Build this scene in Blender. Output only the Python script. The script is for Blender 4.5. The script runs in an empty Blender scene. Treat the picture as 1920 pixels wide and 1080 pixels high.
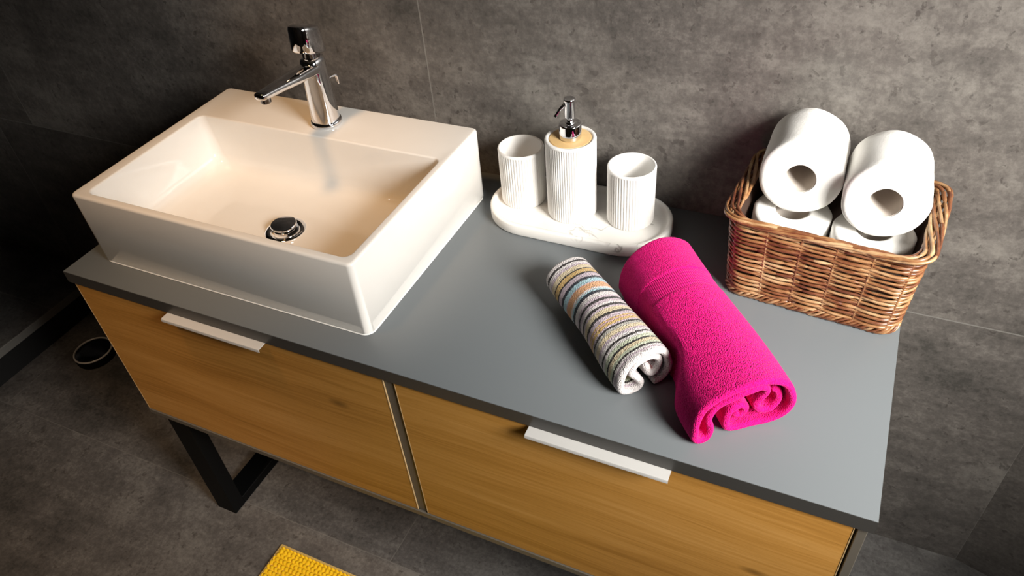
import bpy, bmesh, math, random
import numpy as np
from mathutils import Matrix, Vector

random.seed(7)
np.random.seed(7)
S = bpy.context.scene
COL = S.collection
PI = math.pi
ZT = 0.686          # height of the vanity top above the floor
WY = 0.4707         # back wall plane

# ------------------------------------------------------------------ camera, light, exposure
cam_d = bpy.data.cameras.new('camera')
cam_d.sensor_width = 36.0
cam_d.lens = 36.0 * 1419.05 / 1920.0
cam_d.clip_start = 0.02
cam = bpy.data.objects.new('camera', cam_d)
COL.objects.link(cam)
RIGHT = Vector((0.9070917629926492, 0.41431151025923385, -0.07436737172712504))
DOWN = Vector((0.22203504749354872, -0.6210441238962625, -0.751667901309123))
FWD = Vector((-0.3576100826255116, 0.6653195988700744, -0.6553356850988188))
m = Matrix.Identity(4)
for i in range(3):
    m[i][0] = RIGHT[i]
    m[i][1] = -DOWN[i]
    m[i][2] = -FWD[i]
m.translation = Vector((1.08319546, -0.52054767, ZT + 0.71451841))
cam.matrix_world = m
S.camera = cam

S.view_settings.view_transform = 'Standard'
S.view_settings.look = 'None'
S.view_settings.gamma = 1.0
S.view_settings.use_curve_mapping = False
S.view_settings.exposure = 0.10

w = bpy.data.worlds.new('world')
S.world = w
w.use_nodes = True
bg = w.node_tree.nodes['Background']
bg.inputs[0].default_value = (0.75, 0.88, 1.0, 1)
bg.inputs[1].default_value = 1.6


def area_light(name, loc, target, sx, sy, power, color, spread=PI):
    d = bpy.data.lights.new(name, 'AREA')
    d.shape = 'RECTANGLE'
    d.size = sx
    d.size_y = sy
    d.energy = power
    d.color = color
    d.spread = spread
    o = bpy.data.objects.new(name, d)
    COL.objects.link(o)
    o.location = loc
    o.rotation_euler = (Vector(target) - Vector(loc)).to_track_quat('-Z', 'Y').to_euler()
    return o


def spot_light(name, loc, target, power, color, angle, blend, radius=0.03):
    d = bpy.data.lights.new(name, 'SPOT')
    d.energy = power
    d.color = color
    d.spot_size = math.radians(angle)
    d.spot_blend = blend
    d.shadow_soft_size = radius
    o = bpy.data.objects.new(name, d)
    COL.objects.link(o)
    o.location = loc
    o.rotation_euler = (Vector(target) - Vector(loc)).to_track_quat('-Z', 'Y').to_euler()
    return o


# daylight entering by the window in the right-hand wall
WIN_X, WIN_Y0, WIN_Y1, WIN_Z0, WIN_Z1 = 2.12, -0.70, 0.0, 1.20, 1.90
area_light('window_daylight', (WIN_X - 0.01, (WIN_Y0 + WIN_Y1) / 2, (WIN_Z0 + WIN_Z1) / 2),
           (1.22, 0.24, 0.84), 0.66, 0.66, 10.5, (1.0, 0.968, 0.915), math.radians(62))
# two warm recessed ceiling spots
spot_light('ceiling_spot_light', (0.15, -0.25, 2.38), (0.27, 0.24, 0.80), 56, (1.0, 0.58, 0.26), 27, 0.8, 0.12)
spot_light('ceiling_spot_light', (0.10, -1.0, 2.38), (-0.08, -0.32, 0.0), 75, (1.0, 0.69, 0.43), 42, 1.0, 0.06)


# ------------------------------------------------------------------ node helpers
def new_mat(name):
    mt = bpy.data.materials.new(name)
    mt.use_nodes = True
    nt = mt.node_tree
    return mt, nt, nt.nodes['Principled BSDF']


def nd(nt, typ, **kw):
    n = nt.nodes.new(typ)
    for k, v in kw.items():
        if k.startswith('i_'):
            n.inputs[k[2:]].default_value = v
        else:
            setattr(n, k, v)
    return n


def lk(nt, a, b):
    nt.links.new(a, b)


def mathn(nt, op, a, b=None, clamp=False):
    n = nt.nodes.new('ShaderNodeMath')
    n.operation = op
    n.use_clamp = clamp
    for i, v in enumerate((a, b)):
        if v is None:
            continue
        if isinstance(v, (int, float)):
            n.inputs[i].default_value = v
        else:
            nt.links.new(v, n.inputs[i])
    return n.outputs[0]


def mixc(nt, fac, a, b, mode='MIX'):
    n = nt.nodes.new('ShaderNodeMix')
    n.data_type = 'RGBA'
    n.blend_type = mode
    for sock, v in ((n.inputs[0], fac), (n.inputs[6], a), (n.inputs[7], b)):
        if isinstance(v, (int, float)):
            sock.default_value = v
        elif isinstance(v, tuple):
            sock.default_value = (*v, 1) if len(v) == 3 else v
        else:
            nt.links.new(v, sock)
    return n.outputs[2]


def ramp(nt, fac, stops, interp='LINEAR'):
    n = nt.nodes.new('ShaderNodeValToRGB')
    cr = n.color_ramp
    cr.interpolation = interp
    while len(cr.elements) > 1:
        cr.elements.remove(cr.elements[-1])
    cr.elements[0].position = stops[0][0]
    cr.elements[0].color = (*stops[0][1], 1)
    for p, c in stops[1:]:
        e = cr.elements.new(p)
        e.color = (*c, 1)
    nt.links.new(fac, n.inputs[0])
    return n.outputs[0]


def coords(nt, kind='Object'):
    return nt.nodes.new('ShaderNodeTexCoord').outputs[kind]


def noise(nt, vec, scale, detail=4.0, rough=0.55, dist=0.0):
    n = nd(nt, 'ShaderNodeTexNoise')
    n.inputs['Scale'].default_value = scale
    n.inputs['Detail'].default_value = detail
    n.inputs['Roughness'].default_value = rough
    n.inputs['Distortion'].default_value = dist
    nt.links.new(vec, n.inputs['Vector'])
    return n.outputs[0]


def mapping(nt, vec, scale=(1, 1, 1), loc=(0, 0, 0), rot=(0, 0, 0)):
    n = nd(nt, 'ShaderNodeMapping')
    n.inputs['Scale'].default_value = scale
    n.inputs['Location'].default_value = loc
    n.inputs['Rotation'].default_value = rot
    nt.links.new(vec, n.inputs['Vector'])
    return n.outputs[0]


def bump(nt, bsdf, h, strength, dist):
    n = nd(nt, 'ShaderNodeBump')
    n.inputs['Strength'].default_value = strength
    n.inputs['Distance'].default_value = dist
    nt.links.new(h, n.inputs['Height'])
    nt.links.new(n.outputs[0], bsdf.inputs['Normal'])
    return n


def plain(name, col, rough=0.5, metal=0.0, spec=0.5, coat=0.0, var=0.0, vscale=30):
    mt, nt, b = new_mat(name)
    b.inputs['Roughness'].default_value = rough
    b.inputs['Metallic'].default_value = metal
    b.inputs['Specular IOR Level'].default_value = spec
    b.inputs['Coat Weight'].default_value = coat
    co = coords(nt)
    n = noise(nt, co, vscale, 3)
    k = max(var, 0.02)
    c = mixc(nt, n, tuple(x * (1 - k) for x in col), tuple(min(1, x * (1 + k)) for x in col))
    lk(nt, c, b.inputs['Base Color'])
    return mt


def tile_material(name, axes, period, row_h, row_off0, off_even, off_odd, tint=(1, 1, 1), rough=0.42, bright=1.0, joint_f=0.75):
    """large dark stone-look porcelain tiles with thin pale joints; axes: (along, across) as X/Y/Z letters"""
    mt, nt, b = new_mat(name)
    co = coords(nt)
    sep = nd(nt, 'ShaderNodeSeparateXYZ')
    lk(nt, co, sep.inputs[0])
    A = sep.outputs[axes[0]]
    B = sep.outputs[axes[1]]
    rowf = mathn(nt, 'DIVIDE', mathn(nt, 'SUBTRACT', B, row_off0), row_h)
    row = mathn(nt, 'FLOOR', rowf)
    parity = mathn(nt, 'ABSOLUTE', mathn(nt, 'SUBTRACT', mathn(nt, 'MODULO', mathn(nt, 'ADD', row, 100.0), 2.0), 0.0))
    off = mathn(nt, 'ADD', mathn(nt, 'MULTIPLY', parity, off_odd - off_even), off_even)
    colf = mathn(nt, 'DIVIDE', mathn(nt, 'SUBTRACT', A, off), period)
    col = mathn(nt, 'FLOOR', colf)
    fa = mathn(nt, 'FRACT', rowf)
    fb = mathn(nt, 'FRACT', colf)
    half = 0.0011
    ja = mathn(nt, 'MINIMUM', fa, mathn(nt, 'SUBTRACT', 1.0, fa))
    jb = mathn(nt, 'MINIMUM', fb, mathn(nt, 'SUBTRACT', 1.0, fb))
    la = mathn(nt, 'LESS_THAN', ja, half / row_h)
    lb = mathn(nt, 'LESS_THAN', jb, half / period)
    joint = mathn(nt, 'MAXIMUM', la, lb)
    tid = mathn(nt, 'ADD', mathn(nt, 'MULTIPLY', row, 3.17), mathn(nt, 'MULTIPLY', col, 7.31))
    comb = nd(nt, 'ShaderNodeCombineXYZ')
    lk(nt, tid, comb.inputs[0])
    lk(nt, tid, comb.inputs[2])
    vadd = nd(nt, 'ShaderNodeVectorMath')
    vadd.operation = 'ADD'
    lk(nt, co, vadd.inputs[0])
    lk(nt, comb.outputs[0], vadd.inputs[1])
    v = vadd.outputs[0]
    big = noise(nt, v, 2.6, 5, 0.6, 0.6)
    mid = noise(nt, v, 14, 6, 0.65, 0.3)
    fine = noise(nt, v, 120, 5, 0.7)
    pits_n = noise(nt, v, 62, 3, 0.6, 0.3)
    streak = noise(nt, mapping(nt, v, (1.2, 1.2, 5) if axes[1] == 'Z' else (1.2, 5, 1.2)), 6, 4, 0.6)
    t = mathn(nt, 'ADD', mathn(nt, 'MULTIPLY', big, 0.34), mathn(nt, 'MULTIPLY', mid, 0.20))
    t = mathn(nt, 'ADD', t, mathn(nt, 'MULTIPLY', fine, 0.28))
    t = mathn(nt, 'ADD', t, mathn(nt, 'MULTIPLY', streak, 0.18))
    k = bright
    c = ramp(nt, t, [(0.39, (0.058 * k * tint[0], 0.056 * k * tint[1], 0.053 * k * tint[2])),
                     (0.50, (0.118 * k * tint[0], 0.110 * k * tint[1], 0.105 * k * tint[2])),
                     (0.60, (0.200 * k * tint[0], 0.192 * k * tint[1], 0.180 * k * tint[2]))])
    pit = ramp(nt, pits_n, [(0.0, (0, 0, 0)), (0.61, (0, 0, 0)), (0.67, (1, 1, 1))])
    pitm = mathn(nt, 'MULTIPLY', pit, mathn(nt, 'MULTIPLY', mid, 0.9))
    c = mixc(nt, pitm, c, (0.045 * k, 0.038 * k, 0.034 * k))
    c = mixc(nt, mathn(nt, 'MULTIPLY', joint, joint_f), c, (0.24, 0.23, 0.21))
    lk(nt, c, b.inputs['Base Color'])
    r = mathn(nt, 'ADD', mathn(nt, 'MULTIPLY', mid, 0.18), rough - 0.09)
    lk(nt, r, b.inputs['Roughness'])
    b.inputs['Specular IOR Level'].default_value = 0.4
    h = mathn(nt, 'SUBTRACT', mathn(nt, 'MULTIPLY', fine, 0.25), mathn(nt, 'MULTIPLY', joint, 1.0))
    h = mathn(nt, 'SUBTRACT', h, mathn(nt, 'MULTIPLY', pit, 0.4))
    bump(nt, b, h, 0.5, 0.0008)
    return mt


# ------------------------------------------------------------------ object helpers
def mesh_obj(name, verts, faces, mat, parent=None, smooth=True, loc=None, uv=None, auto=None):
    me = bpy.data.meshes.new(name)
    me.from_pydata([tuple(map(float, v)) for v in verts], [], [tuple(int(i) for i in f) for f in faces])
    me.update()
    if uv is not None:
        ul = me.uv_layers.new(name='UVMap')
        li = np.empty(len(me.loops), dtype=np.int32)
        me.loops.foreach_get('vertex_index', li)
        ul.data.foreach_set('uv', np.asarray(uv, dtype=np.float32)[li].ravel())
    if smooth:
        me.polygons.foreach_set('use_smooth', [True] * len(me.polygons))
    if auto is not None:
        try:
            me.set_sharp_from_angle(angle=math.radians(auto))
        except Exception:
            pass
    me.materials.append(mat)
    o = bpy.data.objects.new(name, me)
    COL.objects.link(o)
    if parent is not None:
        o.parent = parent
    if loc is not None:
        o.location = loc
    return o


class MB:
    """collects shapes that make up ONE part"""

    def __init__(self):
        self.v = []
        self.f = []

    def add(self, v, f):
        n = len(self.v)
        self.v += [tuple(p) for p in v]
        self.f += [tuple(i + n for i in q) for q in f]
        return self

    def box(self, x0, x1, y0, y1, z0, z1, bev=0.0, seg=2):
        bm = bmesh.new()
        bmesh.ops.create_cube(bm, size=1)
        for v in bm.verts:
            v.co = Vector(((x0 + x1) / 2 + v.co.x * (x1 - x0), (y0 + y1) / 2 + v.co.y * (y1 - y0), (z0 + z1) / 2 + v.co.z * (z1 - z0)))
        if bev > 0:
            bmesh.ops.bevel(bm, geom=bm.edges[:], offset=bev, segments=seg, affect='EDGES', profile=0.5)
        bm.verts.ensure_lookup_table()
        bm.verts.index_update()
        self.add([v.co[:] for v in bm.verts], [[v.index for v in f.verts] for f in bm.faces])
        bm.free()
        return self

    def lathe(self, prof, n=48, c=(0, 0, 0), rib=None, cap0=False, cap1=False):
        """prof: list of (r, z). rib(theta, k) -> radius factor add"""
        vs, fs = [], []
        for k, (r, z) in enumerate(prof):
            for j in range(n):
                a = 2 * PI * j / n
                rr = r + (rib(a, k) if rib else 0)
                vs.append((c[0] + rr * math.cos(a), c[1] + rr * math.sin(a), c[2] + z))
        for k in range(len(prof) - 1):
            for j in range(n):
                j2 = (j + 1) % n
                fs.append((k * n + j, k * n + j2, (k + 1) * n + j2, (k + 1) * n + j))
        if cap0:
            fs.append(tuple(range(n - 1, -1, -1)))
        if cap1:
            b0 = (len(prof) - 1) * n
            fs.append(tuple(b0 + j for j in range(n)))
        return self.add(vs, fs)

    def rings(self, rings, cap0=True, cap1=True):
        n = len(rings[0])
        vs = [p for r in rings for p in r]
        fs = []
        for k in range(len(rings) - 1):
            for j in range(n):
                j2 = (j + 1) % n
                fs.append((k * n + j, k * n + j2, (k + 1) * n + j2, (k + 1) * n + j))
        if cap0:
            fs.append(tuple(range(n - 1, -1, -1)))
        if cap1:
            b0 = (len(rings) - 1) * n
            fs.append(tuple(b0 + j for j in range(n)))
        return self.add(vs, fs)

    def tube(self, pts, rad, n=8, closed=False, flat=1.0, upv=(0, 0, 1)):
        pts = [Vector(p) for p in pts]
        N = len(pts)
        rings = []
        up = Vector(upv)
        for i, p in enumerate(pts):
            a = pts[(i - 1) % N] if (closed or i > 0) else p
            b_ = pts[(i + 1) % N] if (closed or i < N - 1) else p
            t = (b_ - a).normalized()
            s = t.cross(up)
            if s.length < 1e-4:
                s = t.cross(Vector((0, 1, 0)))
            s.normalize()
            u = s.cross(t)
            r = rad[i] if hasattr(rad, '__len__') else rad
            rings.append([(p + s * (r * math.cos(2 * PI * k / n)) * flat + u * (r * math.sin(2 * PI * k / n)))[:] for k in range(n)])
        if closed:
            vs = [q for r in rings for q in r]
            fs = []
            for k in range(N):
                k2 = (k + 1) % N
                for j in range(n):
                    j2 = (j + 1) % n
                    fs.append((k * n + j, k * n + j2, k2 * n + j2, k2 * n + j))
            self.add(vs, fs)
        else:
            self.rings(rings)
        return self

    def build(self, name, mat, parent=None, smooth=True, auto=35, loc=None):
        o = mesh_obj(name, self.v, self.f, mat, parent, smooth, loc, auto=auto)
        bm = bmesh.new()
        bm.from_mesh(o.data)
        bmesh.ops.recalc_face_normals(bm, faces=bm.faces[:])
        bm.to_mesh(o.data)
        bm.free()
        if auto is not None:
            try:
                o.data.set_sharp_from_angle(angle=math.radians(auto))
            except Exception:
                pass
        return o


def thing(name, label, cat, loc=(0, 0, 0), rotz=0.0, group=None):
    o = bpy.data.objects.new(name, None)
    o.empty_display_size = 0.05
    COL.objects.link(o)
    o.location = loc
    o.rotation_euler = (0, 0, rotz)
    o['label'] = label
    o['category'] = cat
    if group:
        o['group'] = group
    return o


def tag(o, label, cat, group=None):
    o['label'] = label
    o['category'] = cat
    if group:
        o['group'] = group
    return o


def structure(o, label=None):
    o['kind'] = 'structure'
    if label:
        o['label'] = label
    return o


def rrect(x0, x1, y0, y1, r, z, n=8):
    pts = []
    for cx, cy, a0 in ((x1 - r, y1 - r, 0), (x0 + r, y1 - r, PI / 2), (x0 + r, y0 + r, PI), (x1 - r, y0 + r, 1.5 * PI)):
        for k in range(n + 1):
            a = a0 + PI / 2 * k / n
            pts.append((cx + r * math.cos(a), cy + r * math.sin(a), z))
    return pts


def catmull(P, n, closed=False):
    P = [np.array(p, float) for p in P]
    out = []
    N = len(P)
    segs = N if closed else N - 1
    for i in range(segs):
        if closed:
            p0, p1, p2, p3 = P[(i - 1) % N], P[i], P[(i + 1) % N], P[(i + 2) % N]
        else:
            p0, p1, p2, p3 = P[max(i - 1, 0)], P[i], P[i + 1], P[min(i + 2, N - 1)]
        for k in range(n):
            t = k / n
            out.append(0.5 * ((2 * p1) + (-p0 + p2) * t + (2 * p0 - 5 * p1 + 4 * p2 - p3) * t * t + (-p0 + 3 * p1 - 3 * p2 + p3) * t ** 3))
    if not closed:
        out.append(P[-1])
    return np.array(out)


def resample(P, n, closed=False):
    Q = np.vstack([P, P[:1]]) if closed else P
    d = np.r_[0, np.cumsum(np.linalg.norm(np.diff(Q, axis=0), axis=1))]
    s = np.linspace(0, d[-1], n, endpoint=not closed)
    return np.stack([np.interp(s, d, Q[:, k]) for k in range(Q.shape[1])], 1), d[-1]


# ------------------------------------------------------------------ materials
M = {}
M['wall'] = tile_material('wall_tile', ('X', 'Z'), 1.16, 0.576, 0.0, -0.87, -0.725, tint=(1.04, 1.0, 0.95), bright=1.06)
M['wall_side'] = tile_material('side_wall_tile', ('Y', 'Z'), 1.16, 0.576, 0.0, -0.2, 0.1)
M['floor'] = tile_material('floor_tile', ('X', 'Y'), 1.16, 0.6, 0.0516, 0.4355, -0.655, bright=0.95, joint_f=0.28)
M['step'] = tile_material('step_tile', ('Y', 'X'), 1.2, 1.2, -1.99, 0.3, 0.3, bright=0.9)
M['plaster'] = plain('ceiling_plaster', (0.30, 0.26, 0.22), 0.9, var=0.03)
M['melamine'] = plain('grey_melamine', (0.146, 0.160, 0.168), 0.40, spec=0.5, var=0.02, vscale=4)
M['carcass'] = plain('dark_grey_melamine', (0.115, 0.100, 0.080), 0.5, var=0.03)
M['edge_dark'] = plain('charcoal_edge_band', (0.048, 0.045, 0.041), 0.4, var=0.02)
M['gap'] = plain('gap_black', (0.006, 0.006, 0.006), 0.9)
M['legmetal'] = plain('black_powder_coat', (0.0035, 0.0035, 0.0035), 0.6, spec=0.15)
M['ceramic'] = plain('white_glazed_ceramic', (0.80, 0.770, 0.725), 0.07, spec=0.5, coat=0.0, var=0.005)
M['sealant'] = plain('white_silicone', (0.85, 0.84, 0.80), 0.35)
M['chrome'] = plain('polished_chrome', (0.78, 0.78, 0.80), 0.05, metal=1.0, var=0.01)
M['chrome_dark'] = plain('dark_chrome', (0.25, 0.24, 0.24), 0.10, metal=1.0, var=0.01)
M['aluminium'] = plain('satin_aluminium', (0.78, 0.76, 0.73), 0.38, metal=0.35, var=0.02)
M['resin'] = plain('white_ribbed_resin', (0.84, 0.82, 0.79), 0.55, spec=0.35, var=0.01)
M['paper'] = None
M['core'] = plain('cardboard_core', (0.62, 0.56, 0.50), 0.9, var=0.06, vscale=80)
M['frame_white'] = plain('white_window_frame', (0.8, 0.8, 0.8), 0.4)


def wood_material(name, seed, c0, c1, c2):
    mt, nt, b = new_mat(name)
    co = mapping(nt, coords(nt), (1, 1, 1), (seed * 3.1, 0, seed * 1.7))
    warp = noise(nt, mapping(nt, co, (1.2, 1, 5)), 1.6, 3, 0.5)
    ws = nd(nt, 'ShaderNodeCombineXYZ')
    lk(nt, mathn(nt, 'MULTIPLY', warp, 0.045), ws.inputs[2])
    va = nd(nt, 'ShaderNodeVectorMath')
    va.operation = 'ADD'
    lk(nt, co, va.inputs[0])
    lk(nt, ws.outputs[0], va.inputs[1])
    v = va.outputs[0]
    grain = noise(nt, mapping(nt, v, (2.0, 3, 95)), 2.4, 7, 0.66, 0.1)
    broad = noise(nt, mapping(nt, v, (0.8, 1, 13)), 1.7, 3, 0.5, 0.25)
    pores = noise(nt, mapping(nt, v, (14, 14, 420)), 2.6, 3, 0.6)
    t = mathn(nt, 'ADD', mathn(nt, 'MULTIPLY', grain, 0.45), mathn(nt, 'MULTIPLY', broad, 0.55))
    c = ramp(nt, t, [(0.38, c0), (0.50, c1), (0.62, c2)])
    pm = ramp(nt, pores, [(0.0, (0, 0, 0)), (0.58, (0, 0, 0)), (0.72, (1, 1, 1))])
    c = mixc(nt, mathn(nt, 'MULTIPLY', pm, 0.35), c, tuple(x * 0.55 for x in c0))
    # knots
    vor = nd(nt, 'ShaderNodeTexVoronoi')
    vor.inputs['Scale'].default_value = 3.2
    lk(nt, mapping(nt, v, (1.0, 0.0, 2.0)), vor.inputs['Vector'])
    kn = ramp(nt, vor.outputs['Distance'], [(0.0, (1, 1, 1)), (0.022, (0.8, 0.8, 0.8)), (0.07, (0, 0, 0))])
    c = mixc(nt, mathn(nt, 'MULTIPLY', kn, 0.75), c, tuple(x * 0.35 for x in c0))
    lk(nt, c, b.inputs['Base Color'])
    b.inputs['Roughness'].default_value = 0.5
    b.inputs['Specular IOR Level'].default_value = 0.3
    bump(nt, b, mathn(nt, 'ADD', grain, mathn(nt, 'MULTIPLY', pores, -0.6)), 0.25, 0.0006)
    return mt


M['oak'] = wood_material('warm_oak_veneer', 1.0, (0.37, 0.168, 0.030), (0.50, 0.242, 0.052), (0.58, 0.300, 0.080))
M['oak_edge'] = plain('pale_oak_edging', (0.50, 0.34, 0.17), 0.5)
M['bamboo'] = wood_material('bamboo', 5.0, (0.55, 0.33, 0.12), (0.70, 0.46, 0.20), (0.78, 0.55, 0.28))

# marble
mt, nt, b = new_mat('white_marble')
co = coords(nt)
d1 = noise(nt, co, 9, 4, 0.6)
vv = nd(nt, 'ShaderNodeVectorMath')
vv.operation = 'MULTIPLY_ADD'
cb = nd(nt, 'ShaderNodeCombineXYZ')
for i_ in range(3):
    lk(nt, d1, cb.inputs[i_])
lk(nt, cb.outputs[0], vv.inputs[0])
vv.inputs[1].default_value = (0.12, -0.10, 0.05)
lk(nt, co, vv.inputs[2])
vn = noise(nt, vv.outputs[0], 17, 3, 0.5, 0.6)
vein = mathn(nt, 'ABSOLUTE', mathn(nt, 'SUBTRACT', vn, 0.5))
veinm = ramp(nt, vein, [(0.0, (1, 1, 1)), (0.006, (0.7, 0.7, 0.7)), (0.022, (0, 0, 0))])
patch = ramp(nt, noise(nt, co, 14, 2), [(0.56, (0, 0, 0)), (0.66, (1, 1, 1))])
mm = mathn(nt, 'MULTIPLY', mathn(nt, 'MULTIPLY', veinm, patch), 0.75)
c = mixc(nt, mm, (0.84, 0.82, 0.78), (0.22, 0.20, 0.18))
c = mixc(nt, mathn(nt, 'MULTIPLY', noise(nt, co, 30, 4), 0.12), c, (0.62, 0.60, 0.56))
lk(nt, c, b.inputs['Base Color'])
b.inputs['Roughness'].default_value = 0.35
M['marble'] = mt

# toilet paper
mt, nt, b = new_mat('white_tissue_paper')
co = coords(nt)
f1 = noise(nt, co, 420, 3, 0.6)
f2 = noise(nt, co, 60, 3, 0.5)
lk(nt, mixc(nt, f2, (0.88, 0.865, 0.83), (0.92, 0.905, 0.87)), b.inputs['Base Color'])
b.inputs['Roughness'].default_value = 0.95
b.inputs['Specular IOR Level'].default_value = 0.1
bump(nt, b, mathn(nt, 'ADD', f1, mathn(nt, 'MULTIPLY', f2, 1.5)), 0.35, 0.0008)
M['paper'] = mt

# wicker
mt, nt, b = new_mat('varnished_wicker')
co = coords(nt)
g = nd(nt, 'ShaderNodeNewGeometry')
rnd = g.outputs['Random Per Island']
n1 = noise(nt, mapping(nt, co, (1, 1, 2.4)), 22, 4, 0.6, 0.5)
n2 = noise(nt, mapping(nt, co, (1, 1, 8)), 60, 3, 0.6)
n3 = noise(nt, mapping(nt, co, (30, 30, 300)), 6, 2, 0.5)
t = mathn(nt, 'ADD', mathn(nt, 'MULTIPLY', n1, 0.50), mathn(nt, 'MULTIPLY', n2, 0.28))
t = mathn(nt, 'ADD', t, mathn(nt, 'MULTIPLY', rnd, 0.22))
c = ramp(nt, t, [(0.32, (0.075, 0.018, 0.010)), (0.43, (0.18, 0.062, 0.025)), (0.53, (0.33, 0.165, 0.068)), (0.66, (0.54, 0.375, 0.205))])
c = mixc(nt, mathn(nt, 'MULTIPLY', n3, 0.25), c, (0.12, 0.05, 0.02))
lk(nt, c, b.inputs['Base Color'])
b.inputs['Roughness'].default_value = 0.34
b.inputs['Specular IOR Level'].default_value = 0.55
bump(nt, b, n3, 0.3, 0.0005)
M['wicker'] = mt
M['light_block'] = plain('dark_light_block', (0.035, 0.016, 0.009), 0.7, var=0.2)


def terry_bump(nt, b, co, scale, strength, dist, mask=None):
    v = nd(nt, 'ShaderNodeTexVoronoi')
    v.inputs['Scale'].default_value = scale
    lk(nt, co, v.inputs['Vector'])
    n = noise(nt, co, scale * 1.6, 2, 0.6)
    h = mathn(nt, 'SUBTRACT', mathn(nt, 'MULTIPLY', n, 0.35), v.outputs['Distance'])
    if mask is not None:
        h = mathn(nt, 'MULTIPLY', h, mask)
    return h


# pink terry
mt, nt, b = new_mat('magenta_terry')
co = coords(nt)
uv = coords(nt, 'UV')
sp = nd(nt, 'ShaderNodeSeparateXYZ')
lk(nt, uv, sp.inputs[0])
U, V = sp.outputs['X'], sp.outputs['Y']      # metres along the sheet, metres from the near end
band = mathn(nt, 'MULTIPLY', mathn(nt, 'GREATER_THAN', V, 0.170), mathn(nt, 'LESS_THAN', V, 0.205))
inv = mathn(nt, 'SUBTRACT', 1.0, band)
h = terry_bump(nt, b, co, 620, 1, 1, inv)
dia = mathn(nt, 'MULTIPLY', mathn(nt, 'SINE', mathn(nt, 'MULTIPLY', mathn(nt, 'ADD', U, V), 2 * PI / 0.0052)),
            mathn(nt, 'SINE', mathn(nt, 'MULTIPLY', mathn(nt, 'SUBTRACT', U, V), 2 * PI / 0.0052)))
h = mathn(nt, 'ADD', h, mathn(nt, 'MULTIPLY', mathn(nt, 'MULTIPLY', dia, band), 0.35))
nz = ramp(nt, noise(nt, co, 620, 3, 0.7), [(0.3, (0, 0, 0)), (0.7, (1, 1, 1))])
c = mixc(nt, nz, (0.56, 0.001, 0.10), (0.86, 0.010, 0.24))
lk(nt, c, b.inputs['Base Color'])
b.inputs['Roughness'].default_value = 0.95
b.inputs['Specular IOR Level'].default_value = 0.1
b.inputs['Sheen Weight'].default_value = 0.25
b.inputs['Sheen Tint'].default_value = (1.0, 0.25, 0.6, 1)
b.inputs['Sheen Roughness'].default_value = 0.5
bump(nt, b, h, 1.0, 0.0013)
M['pink'] = mt

# striped terry: colours across the cloth, listed from the near end, widths in mm
mt, nt, b = new_mat('striped_terry')
co = coords(nt)
uv = coords(nt, 'UV')
sp = nd(nt, 'ShaderNodeSeparateXYZ')
lk(nt, uv, sp.inputs[0])
U, V = sp.outputs['X'], sp.outputs['Y']
WHT, LIL, CRM, PCH, GLD = (0.66, 0.61, 0.60), (0.50, 0.41, 0.46), (0.60, 0.50, 0.33), (0.62, 0.33, 0.17), (0.56, 0.37, 0.14)
BLK, NVY, BLU, GRY, GRN, MAU = (0.020, 0.016, 0.016), (0.012, 0.018, 0.03), (0.36, 0.54, 0.60), (0.40, 0.38, 0.34), (0.52, 0.56, 0.42), (0.55, 0.36, 0.38)
seq = [(WHT, 5), (LIL, 2), (WHT, 2.5), (BLK, 1.1), (GRN, 3), (CRM, 4), (BLK, 1.3), (GRN, 4.5), (WHT, 3), (BLK, 1.5), (WHT, 3.5), (LIL, 3), (CRM, 5),
       (GRY, 3.5), (BLK, 1.2), (LIL, 2.5), (GLD, 3.5), (MAU, 2), (GLD, 1.8), (LIL, 5), (BLK, 1.7), (CRM, 5.5), (LIL, 2.5), (BLK, 1.7), (WHT, 3), (LIL, 3.5), (BLK, 1.7),
       (LIL, 3), (WHT, 5.5), (NVY, 2.3), (BLU, 2.2), (WHT, 3), (PCH, 8), (MAU, 1.4), (BLU, 6), (NVY, 2.2), (LIL, 6), (BLK, 1.2), (GLD, 5.5), (BLK, 1.0),
       (CRM, 6), (LIL, 3), (WHT, 4), (BLK, 1.6), (WHT, 7)]
seq = [(c_, w_ * 1.8) if c_ in (BLK, NVY) else (c_, w_) for c_, w_ in seq]
tot = sum(s_[1] for s_ in seq)
L_STR = 0.208
scale_ = L_STR * 1000 / tot
wob = mathn(nt, 'MULTIPLY', mathn(nt, 'SUBTRACT', noise(nt, co, 22, 3), 0.5), 0.004)
wob2 = mathn(nt, 'MULTIPLY', mathn(nt, 'SUBTRACT', noise(nt, co, 500, 3), 0.5), 0.0042)
Vw = mathn(nt, 'ADD', V, mathn(nt, 'ADD', wob, wob2))
Vn = mathn(nt, 'DIVIDE', Vw, L_STR)
acc = 0
stops = []
for c_, w_ in seq:
    stops.append((acc * scale_ / 1000 / L_STR, c_))
    acc += w_
h1 = [s_ for s_ in stops if s_[0] < 0.5]
h2 = [s_ for s_ in stops if s_[0] >= 0.5]
h2 = [(0.5, h1[-1][1])] + h2
ra = ramp(nt, mathn(nt, 'MULTIPLY', Vn, 2.0, True), [(max(0, min(1, p * 2)), c_) for p, c_ in h1], 'CONSTANT')
rb = ramp(nt, mathn(nt, 'SUBTRACT', mathn(nt, 'MULTIPLY', Vn, 2.0), 1.0, True), [(max(0, min(1, p * 2 - 1)), c_) for p, c_ in h2], 'CONSTANT')
c = mixc(nt, mathn(nt, 'GREATER_THAN', Vn, 0.5), ra, rb)
sal = noise(nt, co, 900, 2, 0.7)
salm = ramp(nt, sal, [(0.56, (0, 0, 0)), (0.68, (1, 1, 1))])
c = mixc(nt, mathn(nt, 'MULTIPLY', salm, 0.35), c, (0.80, 0.76, 0.72))
pep = ramp(nt, noise(nt, co, 760, 3, 0.7), [(0.30, (1, 1, 1)), (0.44, (0, 0, 0))])
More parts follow.
